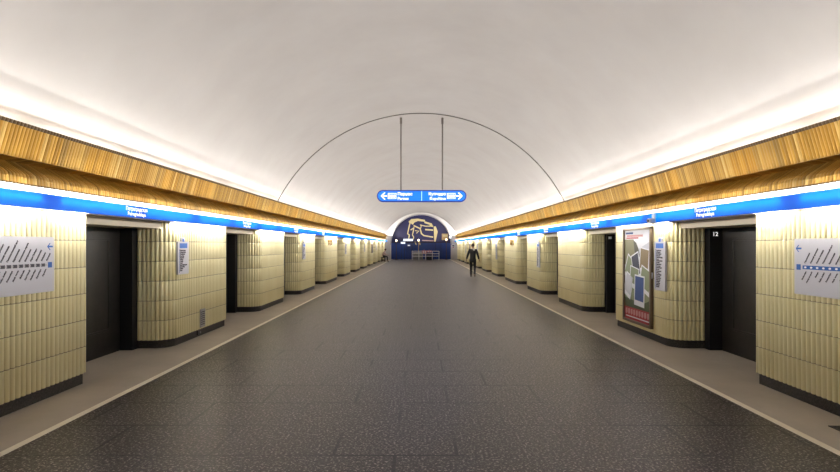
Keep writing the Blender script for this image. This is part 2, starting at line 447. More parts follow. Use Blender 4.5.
# ------------------------------------------------------------------ gold cornices with the vault lamps behind
def corrugated(name, prof, y0, y1, s, pitch, amp, m, parent, ox, oy):
    """corrugated sheet along y on a bent profile of (|X|, z) points"""
    V = [Vector(p) for p in prof]; nrs = []
    for i in range(len(V)):
        d = Vector((0, 0))
        if i: d += (V[i] - V[i - 1]).normalized()
        if i < len(V) - 1: d += (V[i + 1] - V[i]).normalized()
        d.normalize(); n_ = Vector((-d.y, d.x)); nrs.append(n_ if n_.x < 0 else -n_)
    bm = bmesh.new(); rows = []
    for j in range(int((y1 - y0) / pitch)):
        for t, h in ((0, 0), (.18, .75), (.5, 1), (.82, .75)):
            y = y0 + (j + t) * pitch
            rows.append([bm.verts.new((s * (p.x + n_.x * amp * h) - ox, y - oy, p.y + n_.y * amp * h)) for p, n_ in zip(V, nrs)])
    for A, C in zip(rows, rows[1:]):
        for i in range(len(A) - 1): bm.faces.new((A[i], A[i + 1], C[i + 1], C[i]))
    me = bpy.data.meshes.new(name); bm.to_mesh(me); bm.free()
    return link_mesh(name, me, m, parent)
LIP, FOLD, TOP = (4.058, 2.325), (4.115, 2.595), (4.02, 2.925)
tube_me = B().tube((0, -.74, 0), (0, .74, 0), .014, 8).mesh('fluorescent_tube'); tube_me.materials.append(M['tube'])
up_me = B().tube((0, -.74, 0), (0, .74, 0), .014, 8).mesh('vault_lamp'); up_me.materials.append(M['uptube'])
TP = 1.79
YT = 5.59 + .895 - 1.79 * 5     # first lamp centre; the gaps between lamps follow
UPW, AIM = 29, (1, .15)
for s in (-1, 1):
    t = thing('gold_cornice', 'Folded golden corrugated metal cornice along the %s side below the vault' % side[s], 'cornice', (s * 4.1, Y0, 2.3), None)
    ox, oy = s * 4.1, Y0
    def zz(o): o.location.z = -2.3; return o
    zz(corrugated('upper_panel', (FOLD, TOP), Y0, Y1, s, .047, .011, M['gold_upper'], t, ox, oy))
    zz(corrugated('lower_panel', (LIP, (4.060, 2.385), (4.072, 2.42), (4.115, 2.455), (4.29, 2.575), (4.118, 2.602)), Y0, Y1, s, .047, .011, M['gold_lower'], t, ox, oy))
    zz(corrugated('top_shade_rim', ((TOP[0] + .002, TOP[1] - .026), (TOP[0] - .010, TOP[1] + .010)), Y0, Y1, s, .047, .013, M['bronze'], t, ox, oy))  # dark bronze colour stands in for shade on the sheet's top edge
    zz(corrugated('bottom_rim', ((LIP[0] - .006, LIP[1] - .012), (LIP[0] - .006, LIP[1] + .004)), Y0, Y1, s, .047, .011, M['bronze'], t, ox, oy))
    lb = B(); q0, q1 = (4.137, 2.612), (4.040, 2.915)
    lb.bm.faces.new([lb.bm.verts.new(p) for p in ((s * q0[0] - ox, 0, q0[1]), (s * q1[0] - ox, 0, q1[1]), (s * q1[0] - ox, Y1 - Y0, q1[1]), (s * q0[0] - ox, Y1 - Y0, q0[1]))])
    zz(lb.obj('bounce_liner', M['white_board'], t))  # unseen white sheet added to keep the gold bounce off the vault
    k = 0; y = YT
    while y < Y1 - .8:
        l = link_mesh('vault_lamp', up_me, None, t, (s * 4.168 - ox, y - oy, 2.92 - 2.3)); y += TP

# area lights added to the vault lamps, washing vault and opposite piers
for s in (-1, 1):
    for j in range(6):
        YA = 2.5; seg_ = (Y1 - YA) / 6
        la = bpy.data.lights.new('vault_light', 'AREA'); la.shape = 'RECTANGLE'; la.size = seg_; la.size_y = .024
        la.energy = UPW * seg_; la.color = (1.0, .955, .92)
        lo = bpy.data.objects.new('vault_light', la); COL.objects.link(lo)
        lo.location = (s * 4.14, YA + (j + .5) * seg_, 2.964)
        dz = -Vector((-s * AIM[0], 0, AIM[1])).normalized(); dx = Vector((0, 1, 0)); dy = dz.cross(dx)
        lo.rotation_euler = Matrix((dx, dy, dz)).transposed().to_euler()

# ------------------------------------------------------------------ blue light fascias
for s in (-1, 1):
    t = thing('light_fascia', 'Glowing blue station name band along the %s side above the doors' % side[s], 'light box', (s * 4.0, Y0, 2.1), None)
    loc0 = Vector((s * 4.0, Y0, 2.1))
    a, b_ = sorted((s * 3.966 - s * 4.0, s * 3.974 - s * 4.0))
    B().box(a, b_, 0, Y1 - Y0, 2.078 - 2.1, 2.243 - 2.1).obj('blue_panel', M['blue_light'], t)
    a, b_ = sorted((s * 4.135 - s * 4.0, s * 4.15 - s * 4.0))
    B().box(a, b_, 0, Y1 - Y0, 2.09 - 2.1, 2.335 - 2.1).obj('reflector_board', M['white_board'], t)
    for i in range(-1, 12):     # closed underneath above every door, a slot left along the piers
        o0 = Y0 if i < 0 else ENDS[i]; o1 = (ENDS[i + 1] - LENS[i + 1]) if i < 11 else Y1
        a, b_ = sorted((s * 3.974 - s * 4.0, s * 4.28 - s * 4.0)); B().box(a, b_, o0 - Y0, o1 - Y0, 2.0875 - 2.1, 2.095 - 2.1).obj('bottom_plate', M['white_board'], t)
        if i < 11:
            a, b_ = sorted((s * 3.974 - s * 4.0, s * 4.022 - s * 4.0)); B().box(a, b_, o1 - Y0, ENDS[i + 1] - Y0, 2.0875 - 2.1, 2.095 - 2.1).obj('bottom_plate', M['white_board'], t)
    y = YT - .895; bme = None
    while y < Y1:
        a, b_ = sorted((s * 3.974 - s * 4.0, s * 4.135 - s * 4.0)); 
        if bme is None: bme = B().box(a, b_, -.004, .004, .075, .09).mesh('bracket'); bme.materials.append(M['grey_metal'])
        link_mesh('bracket', bme, None, t, (0, y - Y0, 0)); y += TP
    y = YT
    while y < Y1 - .8:
        link_mesh('fluorescent_tube', tube_me, None, t, (s * 4.003 - s * 4.0, y - Y0, 2.19 - 2.1)); y += TP
    # station name over each of the nearer doors
    for i in range(4):
        yc = ENDS[i] + .84
        g = text('station_name', 'Петроградская\nPetrogradskaya', .074, M['letter'], t, (s * 3.964 - s * 4.0, yc - Y0, 2.172 - 2.1), 'CENTER', bold=.0004, ext=.001)
        g.rotation_euler = Matrix([list(r) for r in zip(*{-1: ((0, 1, 0), (0, 0, 1), (1, 0, 0)), 1: ((0, -1, 0), (0, 0, 1), (-1, 0, 0))}[s])]).to_euler()

# ------------------------------------------------------------------ hanging direction sign
SY = 15.5
t = thing('hanging_sign', 'Pill shaped blue direction sign hanging on two rods from the vault', 'sign', (.02, SY, 3.16))
def pill(hw, hh, k=14, x0=None, x1=None):
    pts = [(hw - hh + hh * math.cos(a), hh * math.sin(a)) for a in [-PI / 2 + PI * i / k for i in range(k + 1)]]
    pts += [(-hw + hh + hh * math.cos(a), hh * math.sin(a)) for a in [PI / 2 + PI * i / k for i in range(k + 1)]]
    return pts
fr = face_frame(t, 0)
B().prism(pill(1.335, .178), -.12, .0).obj('sign_body', M['blue_rim'], t)
hw, hh = 1.300, .140
k = 14
ptsR = [(.02, -hh)] + [(hw - hh + hh * math.cos(a), hh * math.sin(a)) for a in [-PI / 2 + PI * i / k for i in range(k + 1)]] + [(.02, hh)]
B().prism(ptsR, .0, .006).obj('sign_face', M['blue_face'], t)
B().prism([(-x, y) for x, y in ptsR], .0, .006).obj('sign_face', M['blue_face'], t)
B().box(-.012, .012, -.140, .140, 0, .010).obj('divider', M['blue_light_line'], t)
zf = .007
for q in (-1, 1):
    b = B(); x0 = q * 1.22
    b.prism([(x0, 0), (x0 - q * .10, .10), (x0 - q * .145, .10), (x0 - q * .065, .02), (x0 - q * .19, .02), (x0 - q * .19, -.02), (x0 - q * .065, -.02), (x0 - q * .145, -.10), (x0 - q * .10, -.10)][::(1 if q < 0 else -1)], zf - .002, zf + .002)
    b.obj('arrow', M['letter'], t)
    # little train pictogram in outline
    b = B(); cx = q * .88; w, hgt = .125, .085
    for (u0, u1, v0, v1) in ((-w, w, hgt - .012, hgt), (-w, w, -hgt, -hgt + .012), (-w, -w + .012, -hgt, hgt), (w - .012, w, -hgt, hgt)):
        b.box(cx + u0, cx + u1, v0, v1, zf - .002, zf + .002)
    for j in range(4): b.box(cx - .10 + j * .052, cx - .062 + j * .052, -.045, .04, zf - .002, zf + .002)
    b.obj('pictogram', M['letter'], t)
text('lettering', 'Парнас', .125, M['letter'], t, (-.72, .02, zf), bold=.002)
text('lettering', 'Parnas', .125, M['letter'], t, (-.72, -.115, zf), bold=.002)
text('lettering', 'Купчино', .125, M['letter'], t, (.72, .02, zf), 'RIGHT', bold=.002)
text('lettering', 'Kupchino', .125, M['letter'], t, (.72, -.115, zf), 'RIGHT', bold=.002)
for x in (-.62, .62):
    r = B().tube((x, .17, -.06), (x, 2.30, -.06), .021, 10).obj('hanging_rod', M['rod'], t)
    B().tube((x, 2.16, -.06), (x, 2.345, -.06), .034, 12).obj('ceiling_cup', M['rod'], r)

# ------------------------------------------------------------------ wall signs
DEP = .006
def rrect(w, h, r=.02, k=4):
    P = []
    for cx, cy, a0 in ((w / 2 - r, -h / 2 + r, -PI / 2), (w / 2 - r, h / 2 - r, 0), (-w / 2 + r, h / 2 - r, PI / 2), (-w / 2 + r, -h / 2 + r, PI)):
        for i in range(k + 1): P.append((cx + r * math.cos(a0 + PI / 2 * i / k), cy + r * math.sin(a0 + PI / 2 * i / k)))
    return P
def arrow_left(b, x, y, sz, z0, z1):
    b.prism([(x - sz, y), (x - .1 * sz, y + .9 * sz), (x + .2 * sz, y + .9 * sz), (x - .45 * sz, y + .22 * sz), (x + sz, y + .22 * sz), (x + sz, y - .22 * sz), (x - .45 * sz, y - .22 * sz), (x + .2 * sz, y - .9 * sz), (x - .1 * sz, y - .9 * sz)][::-1], z0, z1)
RU = ['Парнас', 'Проспект Просвещения', 'Озерки', 'Удельная', 'Пионерская', 'Чёрная речка', 'Петроградская', 'Горьковская', 'Невский проспект', 'Сенная площадь', 'Технологический ин-т', 'Фрунзенская', 'Московские ворота', 'Электросила', 'Парк Победы', 'Московская', 'Звёздная', 'Купчино']
EN = ['Parnas', 'Pr. Prosvescheniya', 'Ozerki', 'Udelnaya', 'Pionerskaya', 'Chernaya rechka', 'Petrogradskaya', 'Gorkovskaya', 'Nevsky prospekt', 'Sennaya', 'Tekhn. institut', 'Frunzenskaya', 'Mosk. vorota', 'Elektrosila', 'Park Pobedy', 'Moskovskaya', 'Zvyozdnaya', 'Kupchino']
def line_map(s, y_ref, z_c, label):
    """y_ref: the edge that shows in the photo (far edge)"""
    W, H = 1.72, .60
    t = thing('line_map_board', label, 'sign', (s * (FACE - .005), y_ref - W / 2, z_c)); face_frame(t, s)
    B().prism(rrect(W, H, .012), 0, .022).obj('board', M['board'], t)
    z = .0225
    far = W / 2 if s < 0 else -W / 2       # local x of the far edge
    inw = -1 if s < 0 else 1
    b = B(); xs = far + inw * .065
    b.box(xs - .03, xs + .03, -.036, .024, z, z + .002); b.obj('current_station_square', M['ink_blue'], t)
    b = B(); arrow_left(b, xs, .195, .042, z, z + .002); b.obj('arrow', M['ink_blue'], t)
    step = .078 if s < 0 else .083; x = far + inw * .16; b = B(); b2 = B(); ring = []
    cnt = 19
    seq = list(range(18))
    if s < 0:
        for j in range(18): b.box(far - .12 - (j + 1) * step, far - .14 - j * step, -.022, .012, z, z + .002)
        b.obj('route_line', M['ink'], t)
        for j in range(18): B().box(far - .12 - j * step - .024, far - .12 - j * step + .004, -.014, .004, z + .001, z + .003).obj('station_mark', M['board_edge'], t)
    else:
        b.box(far + .125, far + .125 + 18 * step, -.026, .014, z, z + .002); b.obj('route_line', M['ink_blue'], t)
        for j in range(18):
            B().prism([(far + .165 + j * step + .017 * math.cos(a), -.006 + .011 * math.sin(a)) for a in [2 * PI * q / 10 for q in range(10)]], z + .001, z + .003).obj('station_mark', M['paper'], t)
    a = 1.0; LS = .024 if s < 0 else .021
    for j in range(17):
        if s < 0:
            xx = far - .10 - j * step
            up, dn_ = RU[17 - j], EN[17 - j]
        else:
            xx = far + .17 + j * step; up, dn_ = RU[(7 + j) % 18], EN[(7 + j) % 18]
        text('station_label', up, LS, M['ink'], t, (xx - .01, .035, z + .001), 'LEFT', a, bold=.0012)
        text('station_label', dn_, LS, M['ink'], t, (xx + .01 if s > 0 else xx - .02, -.052, z + .001), 'RIGHT', a, bold=.0012)
    return t
line_map(-1, 5.80, 1.488, 'White line map board with grey route line on the nearest left pier')
line_map(1, 5.70, 1.468, 'White line map board with blue route line on the nearest right pier')

def notice(s, y_near, label, lines_ru, lines_en, H, group):
    W = .40
    zt = 1.76; zc = zt - H / 2
    t = thing('station_list_sign', label, 'sign', (s * (FACE - .0062), y_near + W / 2, zc), group); face_frame(t, s)
    B().prism(rrect(W, H, .012), 0, .03).obj('board', M['board'], t)
    z = .0305
    b = B(); b.prism(rrect(.13, .09, .03), 0, .028); tb = b.obj('top_tab', M['board'], t); tb.location = (0, H / 2 + .025, 0)
    B().box(-.035, .035, H / 2 - .005, H / 2 + .05, z - .003, z).obj('line_number', M['tab_blue'], t)
    B().box(-.14, .14, H / 2 - .115, H / 2 - .03, z, z + .002).obj('blue_header', M['tab_blue'], t)
    n_ = len(lines_ru); top = H / 2 - .165; st = (H - .19) / n_
    b = B(); b.box(-.155, -.145, -H / 2 + .03, H / 2 - .13, z, z + .002); b.obj('route_line', M['ink_blue'], t)
    for j in range(n_):
        y = top - j * st
        text('station_label', lines_ru[j] + '\n' + lines_en[j], min(.046, st * .55), M['ink'], t, (-.125, y, z + .0005), bold=.0016, sx=.9 if len(lines_ru[j]) < 15 else .66)
    return t
L6 = (RU[5::-1], EN[5::-1]); R11 = (RU[7:18], EN[7:18])
near = lambda i: ENDS[i] - LENS[i]
for i, txt in ((1, 'beside the wall hatch on the second left pier'), (3, 'on the fourth left pier'), (5, 'on the sixth left pier'), (7, 'on the eighth left pier'), (9, 'on the tenth left pier')):
    notice(-1, near(i) + .22, 'Small grey station list sign ' + txt, *L6, .56, 'station list signs on the piers')
for i, txt in ((1, 'right of the tall poster on the second right pier'), (3, 'on the fourth right pier'), (5, 'on the sixth right pier'), (7, 'on the eighth right pier'), (9, 'on the tenth right pier')):
    notice(1, near(i) + .10 + .08, 'Long grey station list sign ' + txt, *R11, .84, 'station list signs on the piers')

# ------------------------------------------------------------------ tall poster on the second right pier
W, H = 1.26, 1.82
t = thing('poster_case', 'Tall framed travel poster with red strip on the second right pier', 'poster', (FACE - .01, 9.82, .21 + H / 2)); face_frame(t, 1)
b = B(); fw = .05
for (x0, x1, y0, y1) in ((-W / 2, W / 2, H / 2 - fw, H / 2), (-W / 2, W / 2, -H / 2, -H / 2 + fw), (-W / 2, -W / 2 + fw, -H / 2, H / 2), (W / 2 - fw, W / 2, -H / 2, H / 2)): b.box(x0, x1, y0, y1, 0, .06, .006)
b.obj('frame', M['p_frame'], t)
pw, ph = W - 2 * fw, H - 2 * fw
order = ['paper', 'p_olive', 'p_olive2', 'p_grey', 'p_green', 'p_green2', 'p_blue', 'p_navy', 'p_tan', 'p_red', 'p_pink']
ix = {k: i for i, k in enumerate(order)}
b = B()
U = lambda u, v: ((u - .5) * pw, (.5 - v) * ph)      # u right, v down, 0..1
def pg(m_, pts, lay): b.prism([U(*p) for p in pts][::-1], .02, .03 + lay * .0006, ix[m_])
pg('paper', [(0, 0), (1, 0), (1, 1), (0, 1)], 0)
pg('p_grey', [(.5, .22), (1, .12), (1, .5), (.7, .42)], 1)
pg('p_olive', [(.0, .10), (.36, .10), (.44, .2), (.46, .33), (.3, .36), (.05, .40), (0, .38)], 2)
pg('p_olive2', [(.36, .11), (.47, .14), (.55, .2), (.6, .27), (.56, .33), (.46, .33), (.40, .22)], 3)
pg('paper', [(.3, .3), (1, .28), (1, .66), (.1, .6)], 2)
pg('p_green2', [(0, .68), (.3, .64), (.6, .68), (1, .60), (1, .8), (0, .8)], 3)
pg('p_green', [(0, .76), (.35, .78), (.7, .80), (1, .74), (1, .90), (0, .90)], 4)
pg('p_red', [(0, .865), (1, .865), (1, 1), (0, 1)], 5)
for j in range(9):
    u = .04 + j * .105
    pg('p_pink', [(u, .885), (u + .07, .88), (u + .08, .93), (u + .03, .95), (u, .935)], 6)
pg('paper', [(.05, .962), (.95, .962), (.95, .975), (.05, .975)], 6)
pg('p_pink', [(.08, .05), (.72, .05), (.72, .072), (.08, .072)], 2)
pg('p_red', [(.06, .078), (.55, .078), (.55, .092), (.06, .092)], 2)
pg('p_blue', [(.04, .02), (.34, .02), (.34, .042), (.04, .042)], 2)
def photo(c, w, h, ang, inner, lay):
    def R(x, y): ca, sa = math.cos(ang), math.sin(ang); return (c[0] + (x * ca - y * sa), c[1] + (x * sa + y * ca) * pw / ph)
    pg('paper', [R(-w, -h), R(w, -h), R(w, h), R(-w, h)], lay)
    pg(inner, [R(-w * .86, -h * .9), R(w * .86, -h * .9), R(w * .86, h * .66), R(-w * .86, h * .66)], lay + 1)
photo((.20, .43), .17, .2, .5, 'p_green2', 7)
photo((.47, .40), .15, .22, -.3, 'p_navy', 9)
photo((.78, .33), .17, .2, .12, 'p_tan', 8)
photo((.40, .52), .18, .17, .15, 'p_green2', 11)
photo((.82, .54), .20, .2, .3, 'p_green2', 10)
photo((.16, .62), .15, .2, .35, 'p_grey', 12)
photo((.60, .66), .19, .25, .05, 'p_blue', 14)
b.obj('printed_sheet', [M[k] for k in order], t)

# dark framed posters further along
for s in (-1, 1):
    t = thing('poster_case', 'Dark framed poster on the ninth %s pier' % side[s], 'poster', (s * (FACE - .008), 43.55, 1.42), 'dark posters far along the hall'); face_frame(t, s)
    b = B()
    for (x0, x1, y0, y1) in ((-.45, .45, .33, .38), (-.45, .45, -.38, -.33), (-.45, -.40, -.38, .38), (.40, .45, -.38, .38)): b.box(x0, x1, y0, y1, 0, .05)
    b.obj('frame', M['p_frame'], t)
    b = B(); b.box(-.42, .42, -.35, .35, .01, .025, mi=0); b.box(-.3, .3, .1, .28, .02, .028, mi=1); b.box(-.3, .3, -.28, .02, .02, .028, mi=2); b.obj('printed_sheet', [M['p_navy'], M['p_tan'], M['p_olive2']], t)

# gold ornaments near the top of the fifth piers
for s in (-1, 1):
    for j in range(3):
        y = 23.05 + j * .40
        t = thing('gold_ornament', '%s of three curled gold wall ornaments on the fifth %s pier' % (['Nearest', 'Middle', 'Farthest'][j], side[s]), 'ornament', (s * (FACE - .005), y, 1.82), 'gold ornaments on the fifth piers'); face_frame(t, s)
        b = B(); I3 = Matrix.Identity(3)
        if j == 0: b.torus((0, .04, .02), .062, .022, I3, 18, 6, -.6, 3.6); b.stroke([(.05, .03), (-.02, -.12)], .04, 0, .035)
        elif j == 1: b.torus((0, .05, .02), .05, .02, I3); b.torus((0, -.06, .02), .062, .022, I3)
        else: b.torus((0, -.03, .02), .068, .022, I3, 18, 6, -2.6, 1.9); b.stroke([(-.05, .02), (-.04, .11), (.06, .11)], .035, 0, .035)
        b.obj('scroll', M['relief_gold'], t, smooth=.8)

# wall hatch and socket on the second left pier
t = thing('wall_hatch', 'Small pale vent hatch low on the second left pier', 'hatch', (-(FACE - .006), 9.78, .33)); face_frame(t, -1)
B().box(-.11, .11, -.17, .17, 0, .012, .003).obj('cover', M['board_edge'], t)
b = B()
for j in range(7): b.box(-.08, .08, -.12 + j * .038, -.105 + j * .038, .010, .016)
b.obj('louvre', M['ink'], t)
t = thing('plinth_socket', 'Small dark socket box on the black plinth below the vent hatch', 'socket', (-(FACE + .026), 9.70, .07)); face_frame(t, -1)
B().box(-.09, .09, -.04, .045, 0, .02, .004).obj('box', M['dark_plastic'], t)
B().tube((.02, 0, .018), (.02, 0, .026), .02, 12).obj('socket_lid', M['grey_metal'], t)

# camera fixed to the blue band above the poster
t = thing('security_camera', 'Small white security camera on the blue band above the tall poster', 'camera', (3.9662, 8.82, 2.16)); face_frame(t, 1)
B().box(-.05, .05, -.01, .06, 0, .03, .004).obj('bracket', M['white_plastic'], t)
B().box(-.045, .045, -.09, -.01, .0, .11, .012).obj('housing', M['white_plastic'], t)
B().tube((0, -.05, .11), (0, -.05, .13), .026, 14).obj('lens', M['dark_plastic'], t)

# floor grate near the right wall
t = thing('floor_grate', 'Dark metal floor grate in the right margin by the nearest pier', 'grate', (3.96, 4.59, .0))
b = B()
for (x0, x1, y0, y1) in ((-.14, .14, -.29, -.265), (-.14, .14, .265, .29), (-.14, -.115, -.29, .29), (.115, .14, -.29, .29)): b.box(x0, x1, y0, y1, 0, .006)
b.obj('frame', M['plinth'], t)
b = B(); b.box(-.12, .12, -.27, .27, 0, .002)
b.obj('pit', M['dark_plastic'], t)
b = B()
for j in range(14): b.box(-.12, .12, -.262 + j * .04, -.246 + j * .04, .002, .005)
b.obj('bar', M['plinth'], t)

# ------------------------------------------------------------------ far end: relief, lamps, signs, barrier
DW = YB - .01
def w_at(px, py, d): return ((px - 421) * d / 520, 1.7 + (245 - py) * d / 520)
def cr(u, v):          # a point of the relief seen at fractions of its panel
    return w_at(395 + u * 55 / 721, 212 + v * 55 / 721, DW)
t = thing('wall_relief', 'Pale gold abstract relief of a profile on the deep blue end wall', 'relief', (0, DW, 0)); face_frame(t, 0)
Z0, Z1 = 0, .07
def pol(*p): B().prism([cr(*q) for q in p][::-1], Z0, Z1).obj('gold_strip', M['relief'], t)
def stk(w, *p): B().stroke([cr(*q) for q in p], w * 55 / 721 * DW / 520, Z0, Z1).obj('gold_strip', M['relief'], t)
pol((178, 125), (215, 92), (300, 87), (392, 104), (396, 128), (300, 118), (252, 138), (236, 168), (212, 152), (188, 148))
pol((388, 122), (482, 150), (502, 198), (462, 190), (450, 166), (384, 145))
stk(15, (196, 150), (180, 215), (166, 285), (188, 300), (180, 350))
stk(15, (205, 235), (246, 212)); stk(13, (248, 200), (238, 262), (228, 300), (246, 330), (236, 362))
stk(17, (244, 178), (330, 218), (346, 282), (376, 308), (500, 330))
stk(13, (330, 170), (400, 186), (500, 186)); stk(12, (334, 216), (344, 184), (330, 165))
stk(18, (395, 230), (500, 238)); stk(12, (262, 244), (315, 250), (280, 278))
stk(12, (262, 390), (280, 430)); stk(12, (318, 390), (330, 430))
pol((508, 190), (535, 190), (560, 258), (532, 388), (514, 388))
b = B(); b.stroke([cr(356, 372), cr(505, 378)], 14 * 55 / 721 * DW / 520, Z0, Z1); b.obj('lower_bar', M['relief_pink'], t)

DL = 60.2
def lamp(px, py, label, plate):
    x, z = w_at(px, py, DL)
    t = thing('standing_lamp', label, 'lamp', (x, DL, 0), 'lit lamps before the blue end wall')
    B().tube((0, 0, 0), (0, 0, .05), .2, 18, .16).obj('base', M['bronze'], t, smooth=.7)
    B().tube((0, 0, .05), (0, 0, z - .16), .035, 10).obj('post', M['amber'] if plate else M['bronze'], t)
    B().tube((0, 0, z - .19), (0, 0, z - .12), .07, 12, .16).obj('cup', M['amber'], t)
    B().ball((0, 0, z), .105).obj('globe', M['globe'], t, smooth=1)
lamp(396.3, 240.5, 'Lit globe lamp on the left before the blue end wall', False)
lamp(418.6, 240.2, 'Lit globe lamp in the centre above the steel barrier', True)
lamp(446.3, 239.6, 'Lit globe lamp on the right below the beige plaque', False)
x, z = w_at(449.6, 237.2, 60.9)
t = thing('wall_lamp', 'Round white wall lamp beside the right edge of the arch', 'lamp', (x + .12, Y1, z))
B().tube((0, 0, 0), (0, -.14, 0), .04, 10).obj('arm', M['bronze'], t)
B().ball((0, -.24, 0), .17).obj('globe', M['sign_lit'], t, smooth=1)
x, z = w_at(445, 237, DW)
t = thing('wall_plaque', 'Beige square plaque on the blue end wall at right', 'plaque', (x, DW + .008, z)); face_frame(t, 0)
B().box(-.38, .38, -.36, .40, 0, .05, .01).obj('plate', M['amber'], t)
B().box(-.28, .28, .02, .30, .045, .06).obj('inset', M['relief'], t)
def boardsign(px0, px1, py0, py1, d, label):
    (x0, z1), (x1, z0) = w_at(px0, py0, d), w_at(px1, py1, d)
    t = thing('lit_sign', label, 'sign', ((x0 + x1) / 2, d, z0), 'white signs before the blue end wall')
    w = (x1 - x0) / 2; B().box(-w, w, 0, .06, 0, z1 - z0, .01).obj('panel', M['sign_lit'], t)
    b = B(); hh_ = z1 - z0
    for j in range(3): b.box(-w + .08 + j * w * .62, -w + .08 + j * w * .62 + w * .4, -.004, .002, hh_ * .35, hh_ * .6)
    b.obj('print', M['ink_blue'], t)
    for q in (-.7, .7): B().tube((q * w, .04, -z0), (q * w, .04, .02), .02, 8).obj('post', M['navy_seam'], t)
boardsign(403.3, 412.8, 238.9, 241.0, 60.6, 'Long white sign on dark posts before the blue end wall')
boardsign(400.8, 405.2, 241.9, 243.7, 59.9, 'Short white sign on dark posts at far left, below the long one')
boardsign(407.7, 410.1, 244.9, 246.0, 59.7, 'Tiny white sign on dark posts, lowest of the end wall signs')

DB = 58.6
x0, x1 = (412.2 - 421) * DB / 520, (439.0 - 421) * DB / 520
t = thing('barrier', 'Pale steel barrier rails across the hall before the blue end wall', 'barrier', ((x0 + x1) / 2, DB, 0)); hw = (x1 - x0) / 2
b = B()
for z in (1.0, .72, .44): b.tube((-hw, 0, z), (hw, 0, z), .028, 8)
b.obj('rail', M['steel'], t)
for q in range(5):
    x = -hw + 2 * hw * q / 4; p = B().tube((x, 0, 0), (x, 0, 1.03), .032, 8).obj('post', M['steel'], t)
    B().tube((x, 0, 0), (x, 0, .02), .07, 10).obj('foot_plate', M['steel'], p)
x, z = w_at(418, 255, 59.2)
t = thing('control_cabinet', 'Grey slatted cabinet behind the left half of the steel barrier', 'cabinet', (x, 59.3, 0))
B().box(-.56, .56, -.2, .2, 0, .82, .015).obj('body', M['grey_metal'], t)
b = B()
for j in range(5): b.box(-.5, .5, -.212, -.2, .12 + j * .13, .17 + j * .13)
b.obj('slat', M['dark_plastic'], t)
B().box(-.6, .6, -.23, .23, .82, .86, .01).obj('top', M['steel'], t)
x, z = w_at(430, 255, 59.2)
t = thing('turnstile_unit', 'Dark low machine behind the right half of the steel barrier', 'machine', (x, 59.3, 0))
B().box(-.4, .4, -.2, .2, 0, .70, .03).obj('body', M['dark_plastic'], t)
B().box(-.36, .36, -.21, -.195, .42, .62).obj('panel', M['blue_upper'], t)
B().box(-.15, .15, -.1, .1, .70, .78, .02).obj('head', M['grey_metal'], t)
for px, w, dz, lab in ((424.3, .26, .30, 'Larger pink bag hung over the middle of the barrier'), (429.2, .28, .17, 'Smaller pink bag hung over the barrier right of the larger one')):
    x = (px - 421) * DB / 520
    t = thing('hanging_bag', lab, 'bag', (x, DB - .12, 1.03 - dz), 'pink bags on the barrier')
    B().box(-w, w, -.07, .07, 0, dz + .05, .03).obj('bag_body', M['pink'], t, smooth=.6)
    b = B()
    for q in (-1, 1): b.box(q * w * .4 - .05, q * w * .4 + .05, -.075, -.065, .05, dz)
    b.obj('stripe', M['paper'], t)
    B().torus((0, .03, dz + .03), .07, .012, Matrix(((1, 0, 0), (0, 0, 1), (0, 1, 0))), 14, 6, 0, PI).obj('strap', M['pink'], t)
# small noticeboard on the right part of the white end wall
t = thing('notice_board', 'Small white notice board on the end wall right of the arch', 'sign', (3.83, Y1 + .001, 1.55)); face_frame(t, 0)
B().box(-.16, .16, -.22, .22, 0, .03, .005).obj('board', M['paper'], t)
B().box(-.12, .12, -.02, .14, .028, .034).obj('print', M['ink'], t)
B().box(-.12, .12, -.17, -.08, .028, .034).obj('red_strip', M['p_red'], t)

# ------------------------------------------------------------------ people
def skin(name, verts, edges, m, parent, root=0, lev=2):
    me = bpy.data.meshes.new(name); me.from_pydata([v[:3] for v in verts], edges, [])
    o = bpy.data.objects.new('tmp', me); COL.objects.link(o)
    md = o.modifiers.new('s', 'SKIN'); md.use_smooth_shade = True
    if not me.skin_vertices: pass
    dat = me.skin_vertices[0].data
    for i, v in enumerate(verts):
        r = v[3]; dat[i].radius = r if isinstance(r, tuple) else (r, r); dat[i].use_root = (i == root)
    sd = o.modifiers.new('u', 'SUBSURF'); sd.levels = lev; sd.render_levels = lev
    dg = bpy.context.evaluated_depsgraph_get(); dg.update()
    m2 = bpy.data.meshes.new_from_object(o.evaluated_get(dg)); m2.name = name
    bpy.data.objects.remove(o); bpy.data.meshes.remove(me)
    m2.materials.clear()
    for p in m2.polygons: p.use_smooth = True
    return link_mesh(name, m2, m, parent)
class Sk:
    def __init__(s): s.v = []; s.e = []
    def add(s, p, r, par=None):
        s.v.append((*p, r)); i = len(s.v) - 1
        if par is not None: s.e.append((par, i))
        return i
    def chain(s, par, *pr):
        for p, r in pr: par = s.add(p, r, par)
        return par
def hand(k, wrist, wp, d, side_v, thumb_v):
    """palm and five bent fingers at wrist index; d = pointing direction"""
    d = Vector(d).normalized(); sv = Vector(side_v).normalized(); tv = Vector(thumb_v).normalized(); wp = Vector(wp)
    p = k.chain(wrist, (tuple(wp + d * .05), (.030, .02)), (tuple(wp + d * .085), (.032, .016)))
    curl = d.cross(sv).normalized()
    for j, L in enumerate((.078, .09, .084, .066)):
        b0 = wp + d * .098 + sv * (-.027 + j * .018)
        k.chain(p, (tuple(b0), .0095), (tuple(b0 + d * L * .5 + curl * .006), .0085), (tuple(b0 + d * L * .95 + curl * .022), .007))
    b0 = wp + d * .045 + tv * .032
    k.chain(p - 1, (tuple(b0), .011), (tuple(b0 + tv * .015 + d * .035), .0095), (tuple(b0 + tv * .016 + d * .062), .008))

